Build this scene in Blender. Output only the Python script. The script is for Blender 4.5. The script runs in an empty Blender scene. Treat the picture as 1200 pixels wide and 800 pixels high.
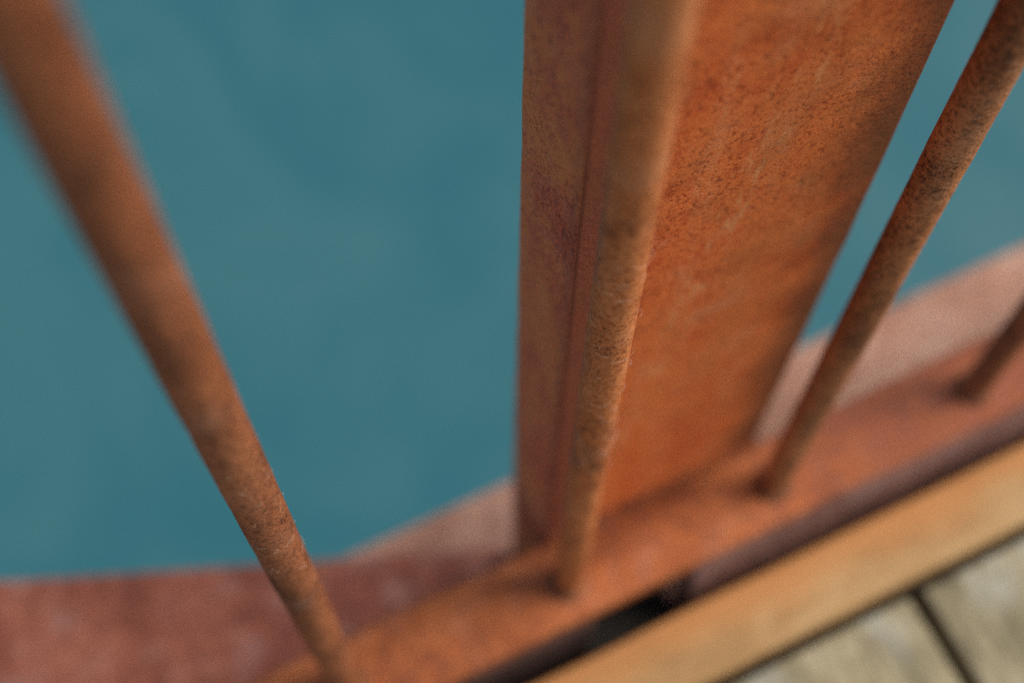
import bpy, bmesh, math, random
from mathutils import Matrix, Vector, noise

random.seed(7)
scene = bpy.context.scene
COL = scene.collection

# ------------------------------------------------------------------ camera
cam_data = bpy.data.cameras.new("camera")
cam = bpy.data.objects.new("camera", cam_data)
COL.objects.link(cam)
# columns: the camera's right, up and backward axes in the world
cam.matrix_world = Matrix((
    (0.89951, 0.39459, -0.18756, -0.1189),
    (-0.43685, 0.81875, -0.37258, -0.1605),
    (0.00654, 0.41708, 0.90885, 0.7267),
    (0, 0, 0, 1)))
cam_data.sensor_width = 36.0
cam_data.lens = 50.0
cam_data.clip_start = 0.02
cam_data.clip_end = 3000.0
cam_data.dof.use_dof = True
cam_data.dof.focus_distance = 0.458
cam_data.dof.aperture_fstop = 3.5
scene.camera = cam

# ------------------------------------------------------------------ sky and sun
SUN_ELEV = math.radians(57)
SUN_AZ = math.radians(99)          # clockwise from +Y
world = bpy.data.worlds.new("World")
scene.world = world
world.use_nodes = True
wn = world.node_tree
bg = wn.nodes["Background"]
sky = wn.nodes.new("ShaderNodeTexSky")
sky.sky_type = 'NISHITA'
sky.sun_disc = False
sky.sun_elevation = SUN_ELEV
sky.sun_rotation = SUN_AZ
sky.dust_density = 4.0
sky.air_density = 1.0
wn.links.new(sky.outputs[0], bg.inputs[0])
bg.inputs[1].default_value = 0.105

sun_data = bpy.data.lights.new("sun", 'SUN')
sun_data.energy = 3.3
sun_data.angle = math.radians(32)
sun_data.color = (1.0, 0.93, 0.83)
sun = bpy.data.objects.new("sun", sun_data)
COL.objects.link(sun)
sdir = Vector((math.sin(SUN_AZ) * math.cos(SUN_ELEV), math.cos(SUN_AZ) * math.cos(SUN_ELEV), math.sin(SUN_ELEV)))
sun.rotation_euler = sdir.to_track_quat('Z', 'Y').to_euler()
sun.location = sdir * 20

scene.view_settings.view_transform = 'Standard'
scene.view_settings.look = 'None'
scene.view_settings.exposure = 0.45
scene.view_settings.gamma = 1.0
scene.view_settings.use_curve_mapping = False
scene.cycles.use_denoising = False


# ------------------------------------------------------------------ node helpers
class NT:
    def __init__(self, name):
        self.m = bpy.data.materials.new(name)
        self.m.use_nodes = True
        self.t = self.m.node_tree
        self.b = self.t.nodes["Principled BSDF"]
        g = self.t.nodes.new("ShaderNodeNewGeometry")
        self.pos = g.outputs["Position"]
        self.nrm = g.outputs["Normal"]

    def link(self, a, b):
        self.t.links.new(a, b)

    def put(self, sock, v):
        if hasattr(v, "is_linked") or hasattr(v, "links"):
            self.t.links.new(v, sock)
        elif isinstance(v, (tuple, list)) and len(v) == 3 and sock.type == 'RGBA':
            sock.default_value = (*v, 1)
        else:
            sock.default_value = v

    def mapping(self, scale=(1, 1, 1), rot=(0, 0, 0), loc=(0, 0, 0), vec=None):
        n = self.t.nodes.new("ShaderNodeMapping")
        self.link(vec or self.pos, n.inputs["Vector"])
        n.inputs["Scale"].default_value = scale
        n.inputs["Rotation"].default_value = rot
        n.inputs["Location"].default_value = loc
        return n.outputs[0]

    def noise(self, scale, detail=4, rough=0.55, vec=None, dist=0.0):
        n = self.t.nodes.new("ShaderNodeTexNoise")
        self.link(vec or self.pos, n.inputs["Vector"])
        n.inputs["Scale"].default_value = scale
        n.inputs["Detail"].default_value = detail
        n.inputs["Roughness"].default_value = rough
        n.inputs["Distortion"].default_value = dist
        return n.outputs[0]

    def math(self, op, a, b=0.0, clamp=False):
        n = self.t.nodes.new("ShaderNodeMath")
        n.operation = op
        n.use_clamp = clamp
        self.put(n.inputs[0], a)
        self.put(n.inputs[1], b)
        return n.outputs[0]

    def rng(self, v, a, b, c=0.0, d=1.0):
        n = self.t.nodes.new("ShaderNodeMapRange")
        n.interpolation_type = 'SMOOTHSTEP'
        self.put(n.inputs[0], v)
        for i, q in enumerate((a, b, c, d)):
            n.inputs[1 + i].default_value = q
        return n.outputs[0]

    def mix(self, fac, a, b, mode='MIX'):
        n = self.t.nodes.new("ShaderNodeMix")
        n.data_type = 'RGBA'
        n.blend_type = mode
        self.put(n.inputs[0], fac)
        self.put(n.inputs[6], a)
        self.put(n.inputs[7], b)
        return n.outputs[2]

    def ramp(self, v, stops):
        n = self.t.nodes.new("ShaderNodeValToRGB")
        e = n.color_ramp.elements
        while len(e) < len(stops):
            e.new(0.5)
        for el, (p, c) in zip(e, stops):
            el.position = p
            el.color = (*c, 1)
        self.put(n.inputs[0], v)
        return n.outputs[0]

    def xyz(self):
        n = self.t.nodes.new("ShaderNodeSeparateXYZ")
        self.link(self.pos, n.inputs[0])
        return n.outputs

    def bump(self, h, strength, distance, prev=None):
        n = self.t.nodes.new("ShaderNodeBump")
        n.inputs["Strength"].default_value = strength
        n.inputs["Distance"].default_value = distance
        self.link(h, n.inputs["Height"])
        if prev:
            self.link(prev, n.inputs["Normal"])
        return n.outputs[0]


def rust(name, dark, mid, bright, pale=(0.42, 0.27, 0.2), pale_amt=0.35, speck=0.6, grain=1.0,
         streak=0.5, rough=0.72, overlay=None, slant=0.0, lo=0.44, hi=0.66, zs=1.0):
    k = NT(name)
    n1 = k.noise(16, 5, 0.6, vec=k.mapping((1, 1, zs)))
    n2 = k.noise(95, 7, 0.62, vec=k.mapping((1, 1, zs)))
    n3 = k.noise(950, 3, 0.6)
    n4 = k.noise(420, 5, 0.65, dist=0.6)
    st = k.noise(70, 6, 0.6, vec=k.mapping((1, 1, 0.16), rot=(0, slant, 0)))
    v = k.math('ADD', k.math('MULTIPLY', n1, 0.34), k.math('MULTIPLY', n2, 0.36 - 0.2 * streak))
    v = k.math('ADD', v, k.math('MULTIPLY', st, 0.2 * streak))
    v = k.math('ADD', v, k.math('MULTIPLY', n3, 0.26))
    v = k.math('ADD', v, k.math('MULTIPLY', n4, 0.26))
    v = k.rng(v, lo + 0.06, hi + 0.06)
    c = k.ramp(v, [(0.0, dark), (0.45, mid), (1.0, bright)])
    # fine grain, dark pits and pale dust
    pit = k.rng(k.math('ADD', k.math('MULTIPLY', n4, 0.55), k.math('MULTIPLY', n3, 0.45)), 0.37, 0.49, 1.0, 0.0)
    c = k.mix(k.math('MULTIPLY', pit, speck), c, tuple(x * 0.3 for x in dark))
    fleck = k.rng(k.math('ADD', k.math('MULTIPLY', n3, 0.5), k.math('MULTIPLY', st, 0.5)), 0.56, 0.68)
    c = k.mix(k.math('MULTIPLY', fleck, pale_amt), c, pale)
    dust = k.rng(k.noise(38, 6, 0.65), 0.5, 0.72)
    c = k.mix(k.math('MULTIPLY', dust, pale_amt * 0.6), c, pale)
    if overlay:
        c = overlay(k, c)
    k.put(k.b.inputs["Base Color"], c)
    k.put(k.b.inputs["Roughness"], k.rng(n2, 0.3, 0.7, rough - 0.1, rough + 0.14))
    k.b.inputs["Specular IOR Level"].default_value = 0.35
    b = k.bump(n2, 0.35, 0.0012)
    b = k.bump(n4, 0.8 * grain, 0.0010, b)
    b = k.bump(n3, 0.8 * grain, 0.0005, b)
    k.put(k.b.inputs["Normal"], b)
    return k.m


def post_marks_sheen(k, c):
    x, y, z = k.xyz()
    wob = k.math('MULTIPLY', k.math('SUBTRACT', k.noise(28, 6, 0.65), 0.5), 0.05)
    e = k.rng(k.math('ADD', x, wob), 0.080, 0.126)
    c = k.mix(k.math('MULTIPLY', e, 0.84), c, (0.06, 0.024, 0.008))  # face turns darker brown towards the right edge
    # a slanting band of pale scrapes, its orange a sheen painted into the colour
    u = k.math('SUBTRACT', x, k.math('ADD', k.math('MULTIPLY', z, 0.152), 0.0125))
    u = k.math('ADD', u, k.math('MULTIPLY', wob, 0.25))
    band = k.math('MULTIPLY', k.rng(u, -0.013, 0.0), k.rng(u, 0.016, 0.003))
    sc = k.rng(k.noise(150, 5, 0.7, vec=k.mapping((1, 1, 0.28), rot=(0, -0.15, 0))), 0.5, 0.66)
    c = k.mix(k.math('MULTIPLY', k.math('MULTIPLY', band, sc), 0.6), c, (0.92, 0.44, 0.17))
    # strip beside the second baluster, painted dark to read as the side face
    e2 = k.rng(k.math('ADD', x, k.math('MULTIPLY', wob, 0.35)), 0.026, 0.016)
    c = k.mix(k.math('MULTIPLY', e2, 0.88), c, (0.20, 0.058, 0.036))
    e3 = k.rng(k.math('ADD', k.noise(33, 6, 0.7), k.math('MULTIPLY', z, 0.25)), 0.53, 0.68)
    c = k.mix(k.math('MULTIPLY', e3, 0.2), c, (0.16, 0.06, 0.02))
    return c


def side_line(k, c):
    # a dark purple line along the front corner
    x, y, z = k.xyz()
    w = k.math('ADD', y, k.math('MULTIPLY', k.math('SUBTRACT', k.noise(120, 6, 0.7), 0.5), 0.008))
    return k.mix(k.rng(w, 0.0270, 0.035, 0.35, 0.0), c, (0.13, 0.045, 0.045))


def rail_patina(k, c):
    # a redder, duller skin on the length of rail past the post
    x, y, z = k.xyz()
    n = k.math('ADD', x, k.math('MULTIPLY', k.math('SUBTRACT', k.noise(30, 6, 0.65), 0.5), 0.35))
    return k.mix(k.rng(n, 0.09, 0.22, 0.0, 0.6), c, (0.20, 0.058, 0.032))


M = {}
BAL = [  # brown, tan and speckled dark skins of the round bars
    ((0.090, 0.026, 0.009), (0.265, 0.080, 0.027), (0.43, 0.148, 0.055), (0.52, 0.27, 0.17), 0.4, 0.5),
    ((0.18, 0.045, 0.011), (0.52, 0.145, 0.034), (0.70, 0.25, 0.08), (0.72, 0.37, 0.20), 0.45, 0.5),
    ((0.075, 0.024, 0.007), (0.28, 0.09, 0.026), (0.54, 0.20, 0.068), (0.64, 0.35, 0.19), 0.4, 0.75)]
BM = [rust("rusted_round_bar", d, m, b, pale=p, pale_amt=pa, speck=sk, streak=0.4, zs=0.45, lo=0.43)
      for d, m, b, p, pa, sk in BAL]
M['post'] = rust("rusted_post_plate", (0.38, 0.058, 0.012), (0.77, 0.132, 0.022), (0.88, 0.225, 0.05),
                 pale=(0.80, 0.42, 0.22), pale_amt=0.4, speck=0.65, streak=0.8, overlay=post_marks_sheen, slant=0.12, lo=0.38, hi=0.59)
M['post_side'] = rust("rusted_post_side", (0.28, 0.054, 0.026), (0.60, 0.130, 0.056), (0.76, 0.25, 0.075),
                      pale=(0.66, 0.32, 0.19), pale_amt=0.35, speck=0.6, streak=0.9, overlay=side_line, lo=0.40, hi=0.62)
M['rail'] = rust("rusted_rail_bar", (0.15, 0.036, 0.010), (0.29, 0.074, 0.017), (0.40, 0.122, 0.034),
                 pale=(0.45, 0.24, 0.18), pale_amt=0.3, speck=0.4, streak=0.2, overlay=rail_patina)
M['toe'] = rust("shade_dark_rust", (0.02, 0.010, 0.008), (0.05, 0.022, 0.016), (0.085, 0.04, 0.03),
                pale=(0.14, 0.085, 0.08), pale_amt=0.3, speck=0.4)  # base colour darkened to put the gap's shade into the plate
M['toe_pale'] = rust("grey_purple_plate", (0.08, 0.034, 0.024), (0.155, 0.068, 0.048), (0.23, 0.12, 0.095),
                     pale=(0.36, 0.26, 0.25), pale_amt=0.4, speck=0.3)
M['ledge'] = rust("pale_dusty_rust", (0.22, 0.098, 0.060), (0.34, 0.172, 0.115), (0.42, 0.242, 0.172),
                  pale=(0.48, 0.335, 0.265), pale_amt=0.6, speck=0.25, streak=0.2)
M['gusset'] = rust("purple_brown_rust", (0.125, 0.032, 0.017), (0.205, 0.056, 0.031), (0.285, 0.098, 0.058),
                   pale=(0.38, 0.22, 0.185), pale_amt=0.65, speck=0.35, streak=0.1)
M['weld'] = rust("shaded_weld_rust", (0.06, 0.025, 0.012), (0.14, 0.05, 0.02), (0.24, 0.09, 0.035), pale_amt=0.1)  # weld rust, darkened to paint contact shade at the baluster feet


def wood(name, axis, cols, warm=None, knot=None):
    k = NT(name)
    s = (0.12, 1, 1) if axis == 'x' else (1, 0.12, 1)
    g = k.noise(160, 7, 0.65, vec=k.mapping(s), dist=0.8)
    f = k.noise(900, 4, 0.6, vec=k.mapping(s))
    p = k.noise(18, 5, 0.6)
    v = k.math('ADD', k.math('MULTIPLY', g, 0.45), k.math('ADD', k.math('MULTIPLY', f, 0.2), k.math('MULTIPLY', p, 0.35)))
    c = k.ramp(k.rng(v, 0.36, 0.64), [(0, cols[0]), (0.5, cols[1]), (1, cols[2])])
    if warm:
        c = warm(k, c)
    if knot:
        c = knot(k, c)
    k.put(k.b.inputs["Base Color"], c)
    k.b.inputs["Roughness"].default_value = 0.8
    k.b.inputs["Specular IOR Level"].default_value = 0.3
    b = k.bump(g, 0.5, 0.0015)
    b = k.bump(f, 0.4, 0.0005, b)
    k.put(k.b.inputs["Normal"], b)
    return k.m


def rail_side_tint(k, c):
    # the board turns more orange towards the rail
    x, y, z = k.xyz()
    w = k.math('ADD', y, k.math('MULTIPLY', k.math('SUBTRACT', k.noise(22, 4, 0.6), 0.5), 0.03))
    return k.mix(k.rng(w, -0.062, -0.036, 0.0, 0.75), c, (0.40, 0.165, 0.052))


def knots(k, c):
    d = k.rng(k.noise(52, 3, 0.5, vec=k.mapping((1, 0.75, 0.2), loc=(0.4, 0.2, 0))), 0.60, 0.70)
    c = k.mix(k.math('MULTIPLY', d, 0.75), c, (0.17, 0.10, 0.10))
    g = k.rng(k.noise(24, 4, 0.6, vec=k.mapping((1, 0.5, 0.2), loc=(2, 1, 0))), 0.5, 0.68)
    return k.mix(k.math('MULTIPLY', g, 0.7), c, (0.30, 0.31, 0.26))


M['board'] = wood("warm_edge_timber", 'x', ((0.21, 0.117, 0.046), (0.30, 0.177, 0.07), (0.37, 0.245, 0.115)), rail_side_tint)
M['plank'] = wood("weathered_deck_timber", 'y', ((0.09, 0.080, 0.046), (0.205, 0.175, 0.103), (0.31, 0.27, 0.178)), None, knots)
M['under'] = wood("shade_dark_timber", 'x', ((0.012, 0.010, 0.008), (0.022, 0.018, 0.014), (0.035, 0.03, 0.024)))  # near-black tone puts the shade below the deck into the colour

k = NT("teal_water")
wv = k.mapping((1, 0.75, 1), rot=(0, 0, 0.5))
turb = k.noise(0.7, 6, 0.65, vec=wv, dist=0.5)
k.put(k.b.inputs["Base Color"], k.ramp(k.rng(turb, 0.3, 0.7), [(0, (0.015, 0.080, 0.100)), (1, (0.030, 0.098, 0.114))]))
k.b.inputs["Roughness"].default_value = 0.04
k.b.inputs["IOR"].default_value = 1.333
w1 = k.noise(1.1, 3, 0.5, vec=wv)
w2 = k.noise(5.0, 4, 0.55, vec=wv)
bb = k.bump(w1, 0.25, 0.06)
bb = k.bump(w2, 0.25, 0.008, bb)
k.put(k.b.inputs["Normal"], bb)
M['water'] = k.m

k = NT("spider_silk")
k.b.inputs["Base Color"].default_value = (0.7, 0.6, 0.5, 1)
k.b.inputs["Roughness"].default_value = 0.5
M['silk'] = k.m


# ------------------------------------------------------------------ mesh helpers
def obj(name, bm, mat, parent=None, smooth=False):
    me = bpy.data.meshes.new(name)
    bm.normal_update()
    bm.to_mesh(me)
    bm.free()
    for m in (mat if isinstance(mat, (list, tuple)) else [mat]):
        me.materials.append(m)
    if smooth:
        for p in me.polygons:
            p.use_smooth = True
    o = bpy.data.objects.new(name, me)
    COL.objects.link(o)
    o.parent = parent
    return o


def tag(o, label, cat, group=None):
    o["label"] = label
    o["category"] = cat
    if group:
        o["group"] = group
    return o


def empty(name, loc=(0, 0, 0)):
    o = bpy.data.objects.new(name, None)
    o.empty_display_size = 0.05
    o.location = loc
    COL.objects.link(o)
    return o


def box(x0, x1, y0, y1, z0, z1, bevel=0.002, seg=3):
    bm = bmesh.new()
    bmesh.ops.create_cube(bm, size=1)
    for v in bm.verts:
        v.co = Vector((x0 + (v.co.x + .5) * (x1 - x0), y0 + (v.co.y + .5) * (y1 - y0), z0 + (v.co.z + .5) * (z1 - z0)))
    if bevel:
        bmesh.ops.bevel(bm, geom=list(bm.edges), offset=bevel, segments=seg, profile=0.5, affect='EDGES')
    return bm


def prism(pts, z0, z1, bevel=0.0015):
    bm = bmesh.new()
    lo = [bm.verts.new((x, y, z0)) for x, y in pts]
    hi = [bm.verts.new((x, y, z1)) for x, y in pts]
    bm.faces.new(lo[::-1])
    bm.faces.new(hi)
    n = len(pts)
    for i in range(n):
        bm.faces.new((lo[i], lo[(i + 1) % n], hi[(i + 1) % n], hi[i]))
    if bevel:
        bmesh.ops.bevel(bm, geom=list(bm.edges), offset=bevel, segments=3, profile=0.5, affect='EDGES')
    return bm


def slice_x(bm, xs):
    for x in xs:
        bmesh.ops.bisect_plane(bm, geom=bm.verts[:] + bm.edges[:] + bm.faces[:], plane_co=(x, 0, 0), plane_no=(1, 0, 0))
    return bm


def jitter(bm, amp, freq, seed=0.0):
    bm.normal_update()
    off = Vector((seed, seed * 1.7, seed * 0.3))
    for v in bm.verts:
        v.co += v.normal * amp * noise.noise(v.co * freq + off)


# ------------------------------------------------------------------ setting: water
Z_DECK = -0.040
Z_LEDGE = -0.150
bm = bmesh.new()
bmesh.ops.create_grid(bm, x_segments=8, y_segments=8, size=900)
for v in bm.verts:
    v.co.z = -8.0
w = obj("water", bm, M['water'])
w["kind"] = "structure"

# ------------------------------------------------------------------ setting: timber deck
deck = obj("deck", box(-2.2, 2.2, -1.9, -0.030, -0.130, -0.084, 0.004), M['under'])
deck["kind"] = "structure"
deck["label"] = "weathered timber deck of grey planks with a warm edge board"
obj("slot_shade_block", box(-2.2, 0.0032, -0.0295, -0.0225, -0.1495, -0.10, 0), M['under'], deck)  # both blocks are added, near-black, to put shade in the slot
obj("slot_shade_block", box(0.0036, 0.0617, -0.0295, -0.003, -0.1495, -0.10, 0), M['under'], deck)
# edge board along the rail, in lengths
eb = slice_x(box(-2.2, 2.2, -0.0725, -0.0318, -0.080, Z_DECK, 0.0035), [i * 0.02 for i in range(-30, 40)])
jitter(eb, 0.0006, 18, 3)
b = obj("edge_board", eb, M['board'], deck, True)
b["label"] = "warm yellow edge board turning orange beside the rail"
SEAM = 0.1728
PW, GAP = 0.140, 0.009
me0 = None
for i in range(-14, 14):
    x0 = SEAM + GAP / 2 + i * (PW + GAP)
    bm = box(0, PW, -1.82, 0, 0, 0.038, 0.003)
    for q in range(1, 30):
        yy = -0.012 * q if q < 12 else -0.144 - 0.09 * (q - 12)
        bmesh.ops.bisect_plane(bm, geom=bm.verts[:] + bm.edges[:] + bm.faces[:], plane_co=(0, yy, 0), plane_no=(0, 1, 0))
    jitter(bm, 0.0010, 25, i * 3.1)
    p = obj("plank", bm, M['plank'], deck, True)
    p.location = (x0, -0.0785 + random.uniform(-0.001, 0.001), Z_DECK - 0.038 + random.uniform(-0.0015, 0.0015))

# ------------------------------------------------------------------ steel edge girder under the railing
girder = empty("edge_girder", (0, 0, -0.75))
def under(o, root):
    o.parent = root
    o.matrix_parent_inverse = Matrix.Translation(-root.location)
    return o
XS = [i * 0.02 for i in range(-45, 46)]
fl = slice_x(box(-2.2, 2.2, -0.30, 0.111, -0.166, Z_LEDGE, 0.003), XS)
o = under(obj("top_flange", fl, M['ledge'], None, True), girder)
o["label"] = "pale dusty pink steel ledge behind the bottom rail"
under(obj("web", box(-2.2, 2.2, 0.010, 0.024, -0.70, -0.1665, 0), M['gusset']), girder)
under(obj("bottom_flange", box(-2.2, 2.2, -0.12, 0.111, -0.716, -0.7005, 0.003), M['gusset'], None, True), girder)
for x in (-1.2, -0.6, 0.06, 0.72, 1.4):
    under(obj("stiffener", box(x - 0.006, x + 0.006, 0.0245, 0.108, -0.70, -0.1665, 0.001), M['gusset']), girder)
tag(girder, "rusted steel bridge girder whose pale ledge runs behind the railing", "girder")

# node plate lying on the ledge left of the post, spreading outward
gp = prism([(-0.006, 0.020), (-0.006, 0.0685), (-0.30, 0.186), (-0.62, 0.315), (-0.75, 0.315), (-0.75, 0.020)], Z_LEDGE + 0.0005, Z_LEDGE + 0.011, 0.002)
slice_x(gp, [-0.01 * i for i in range(1, 74)])
g = tag(obj("gusset_plate", gp, M['gusset'], None, True),
        "purple brown rusted plate widening to the left behind the rail", "steel plate")

# ------------------------------------------------------------------ railing
rail = empty("railing", (0, 0, 0))
tag(rail, "orange rusted steel railing of round balusters with a broad flat post", "railing")
bm = slice_x(box(-2.2, 2.2, -0.0200, 0.0250, -0.013, 0.0, 0.0032, 4), XS)
jitter(bm, 0.0005, 40, 5)
br = obj("bottom_rail", bm, M['rail'], rail, True)
# toe plates under the rail, open in front of the post
t = obj("toe_plate", slice_x(box(-2.2, 0.003, -0.0215, -0.0135, -0.1495, -0.0135, 0.001), XS), M['toe'], rail)
tp = slice_x(box(0.062, 2.2, -0.0275, -0.0135, -0.1495, -0.0040, 0.003), XS)
for v in tp.verts:
    if v.co.z > -0.02:                       # bent plate: the top leans back to the rail
        v.co.y += 0.0075 * (1 - (-0.004 - v.co.z) / 0.016) ** 1.0 if v.co.y < -0.02 else 0
t = obj("toe_plate", tp, M['toe_pale'], rail, True)
t["label"] = "greyish purple plate below the front edge of the rail"

# the broad post
TOP = 0.955
bm = box(-0.0028, 0.1243, 0.0255, 0.0672, Z_LEDGE + 0.0005, TOP, 0.0022, 4)
for q in range(-14, 95):
    bmesh.ops.bisect_plane(bm, geom=bm.verts[:] + bm.edges[:] + bm.faces[:], plane_co=(0, 0, q * 0.01), plane_no=(0, 0, 1))
jitter(bm, 0.0004, 35, 2)
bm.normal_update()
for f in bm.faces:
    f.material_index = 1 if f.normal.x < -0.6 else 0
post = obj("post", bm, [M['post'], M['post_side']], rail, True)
# weld between rail and post
bm = bmesh.new()
n = 90
ring = []
for i in range(n + 1):
    x = -0.002 + 0.125 * i / n
    r = 0.0042 + 0.0010 * math.sin(i * 1.9) + random.uniform(-0.0003, 0.0003)
    row = []
    for j in range(7):
        a = math.pi / 2 * j / 6
        row.append(bm.verts.new((x, 0.0262 - r * math.cos(a), -0.0008 + r * math.sin(a) * 1.0)))
    ring.append(row)
for i in range(n):
    for j in range(6):
        bm.faces.new((ring[i][j], ring[i + 1][j], ring[i + 1][j + 1], ring[i][j + 1]))
obj("weld_bead", bm, M['rail'], post, True)


def baluster_mesh(seed, R=0.0077, z0=-0.001, z1=TOP, seg=40):
    bm = bmesh.new()
    rings = []
    n = 330
    for i in range(n + 1):
        z = z0 + (z1 - z0) * i / n
        row = []
        for j in range(seg):
            a = 2 * math.pi * j / seg
            p = Vector((math.cos(a), math.sin(a), 0))
            q = Vector((p.x * R + seed, p.y * R, z))
            r = R + 0.00022 * noise.noise(q * 45) + 0.00012 * noise.noise(q * 320) + 0.00008 * noise.noise(q * 900)
            row.append(bm.verts.new((p.x * r, p.y * r, z)))
        rings.append(row)
    for i in range(n):
        for j in range(seg):
            bm.faces.new((rings[i][j], rings[i][(j + 1) % seg], rings[i + 1][(j + 1) % seg], rings[i + 1][j]))
    return bm


def weld_mesh(seed, R=0.0077, seg=40):
    bm = bmesh.new()
    rings = []
    for i in range(7):
        a = math.pi / 2 * i / 6
        row = []
        for j in range(seg):
            t = 2 * math.pi * j / seg
            w = 0.0036 + 0.0014 * noise.noise(Vector((math.cos(t) * 2, math.sin(t) * 2, seed)))
            r = R - 0.0004 + w * math.cos(a)
            row.append(bm.verts.new((r * math.cos(t), r * math.sin(t), -0.0004 + w * 0.9 * math.sin(a))))
        rings.append(row)
    for i in range(6):
        for j in range(seg):
            bm.faces.new((rings[i][j], rings[i][(j + 1) % seg], rings[i + 1][(j + 1) % seg], rings[i + 1][j]))
    return bm


XB = [-0.1272, -0.0022, 0.1205, 0.2490]
XB = [XB[0] - 0.126 * i for i in (3, 2, 1)] + XB + [XB[-1] + 0.126 * i for i in (1, 2, 3)]
for i, x in enumerate(XB):
    o = obj("baluster", baluster_mesh(i * 1.37, 0.0082 if i == 3 else 0.0077), BM[i % 3], rail, True)
    o.location = (x, 0.0005, 0)
    wb = obj("weld_bead", weld_mesh(i * 2.2), M['weld'], o, True)

# handrail that the balusters and the post carry, above the picture
hr = slice_x(box(-2.2, 2.2, -0.022, 0.068, TOP + 0.0005, TOP + 0.013, 0.003), [])
obj("handrail", hr, M['rail'], rail)


# ------------------------------------------------------------------ small things
def fibres(name, n, base, zr, ar, length, seed, rad=0.00006, R=0.0081):
    rnd = random.Random(seed)
    cu = bpy.data.curves.new(name, 'CURVE')
    cu.dimensions = '3D'
    cu.bevel_depth = rad
    cu.bevel_resolution = 1
    for _ in range(n):
        a = math.radians(rnd.uniform(*ar))
        z = rnd.uniform(*zr)
        da, dz = rnd.uniform(-1, 1), rnd.uniform(-1, 1)
        pts = []
        r = R
        heading = rnd.uniform(0, 6.28)
        curl = rnd.uniform(-0.5, 0.5)
        L = rnd.uniform(*length)
        m = 14
        lift = rnd.uniform(0, 0.0007)
        for i in range(m):
            s = L / m
            heading += curl + rnd.uniform(-0.15, 0.15)
            a += math.cos(heading) * s / R
            z += math.sin(heading) * s
            rr = R + 0.0002 + lift * math.sin(math.pi * i / (m - 1))
            pts.append((base[0] + rr * math.cos(a), base[1] + rr * math.sin(a), z))
        sp = cu.splines.new('POLY')
        sp.points.add(m - 1)
        for p, c in zip(sp.points, pts):
            p.co = (*c, 1)
    cu.materials.append(M['silk'])
    tmp = bpy.data.objects.new(name, cu)
    dg = bpy.context.evaluated_depsgraph_get()
    COL.objects.link(tmp)
    dg.update()
    me = bpy.data.meshes.new_from_object(tmp.evaluated_get(dg))
    bpy.data.objects.remove(tmp)
    o = bpy.data.objects.new(name, me)
    COL.objects.link(o)
    o["kind"] = "stuff"
    return o


o = fibres("cobweb", 60, (XB[4], 0.0005), (0.19, 0.37), (190, 350), (0.003, 0.011), 3, 0.000022)
tag(o, "fine pale cobweb threads clinging to the baluster in front of the post", "cobweb", "cobwebs on the balusters")
o = fibres("cobweb", 28, (XB[3], 0.0005), (0.22, 0.35), (200, 380), (0.002, 0.006), 9, 0.000022)
tag(o, "fine pale cobweb threads clinging to the baluster left of the post", "cobweb", "cobwebs on the balusters")
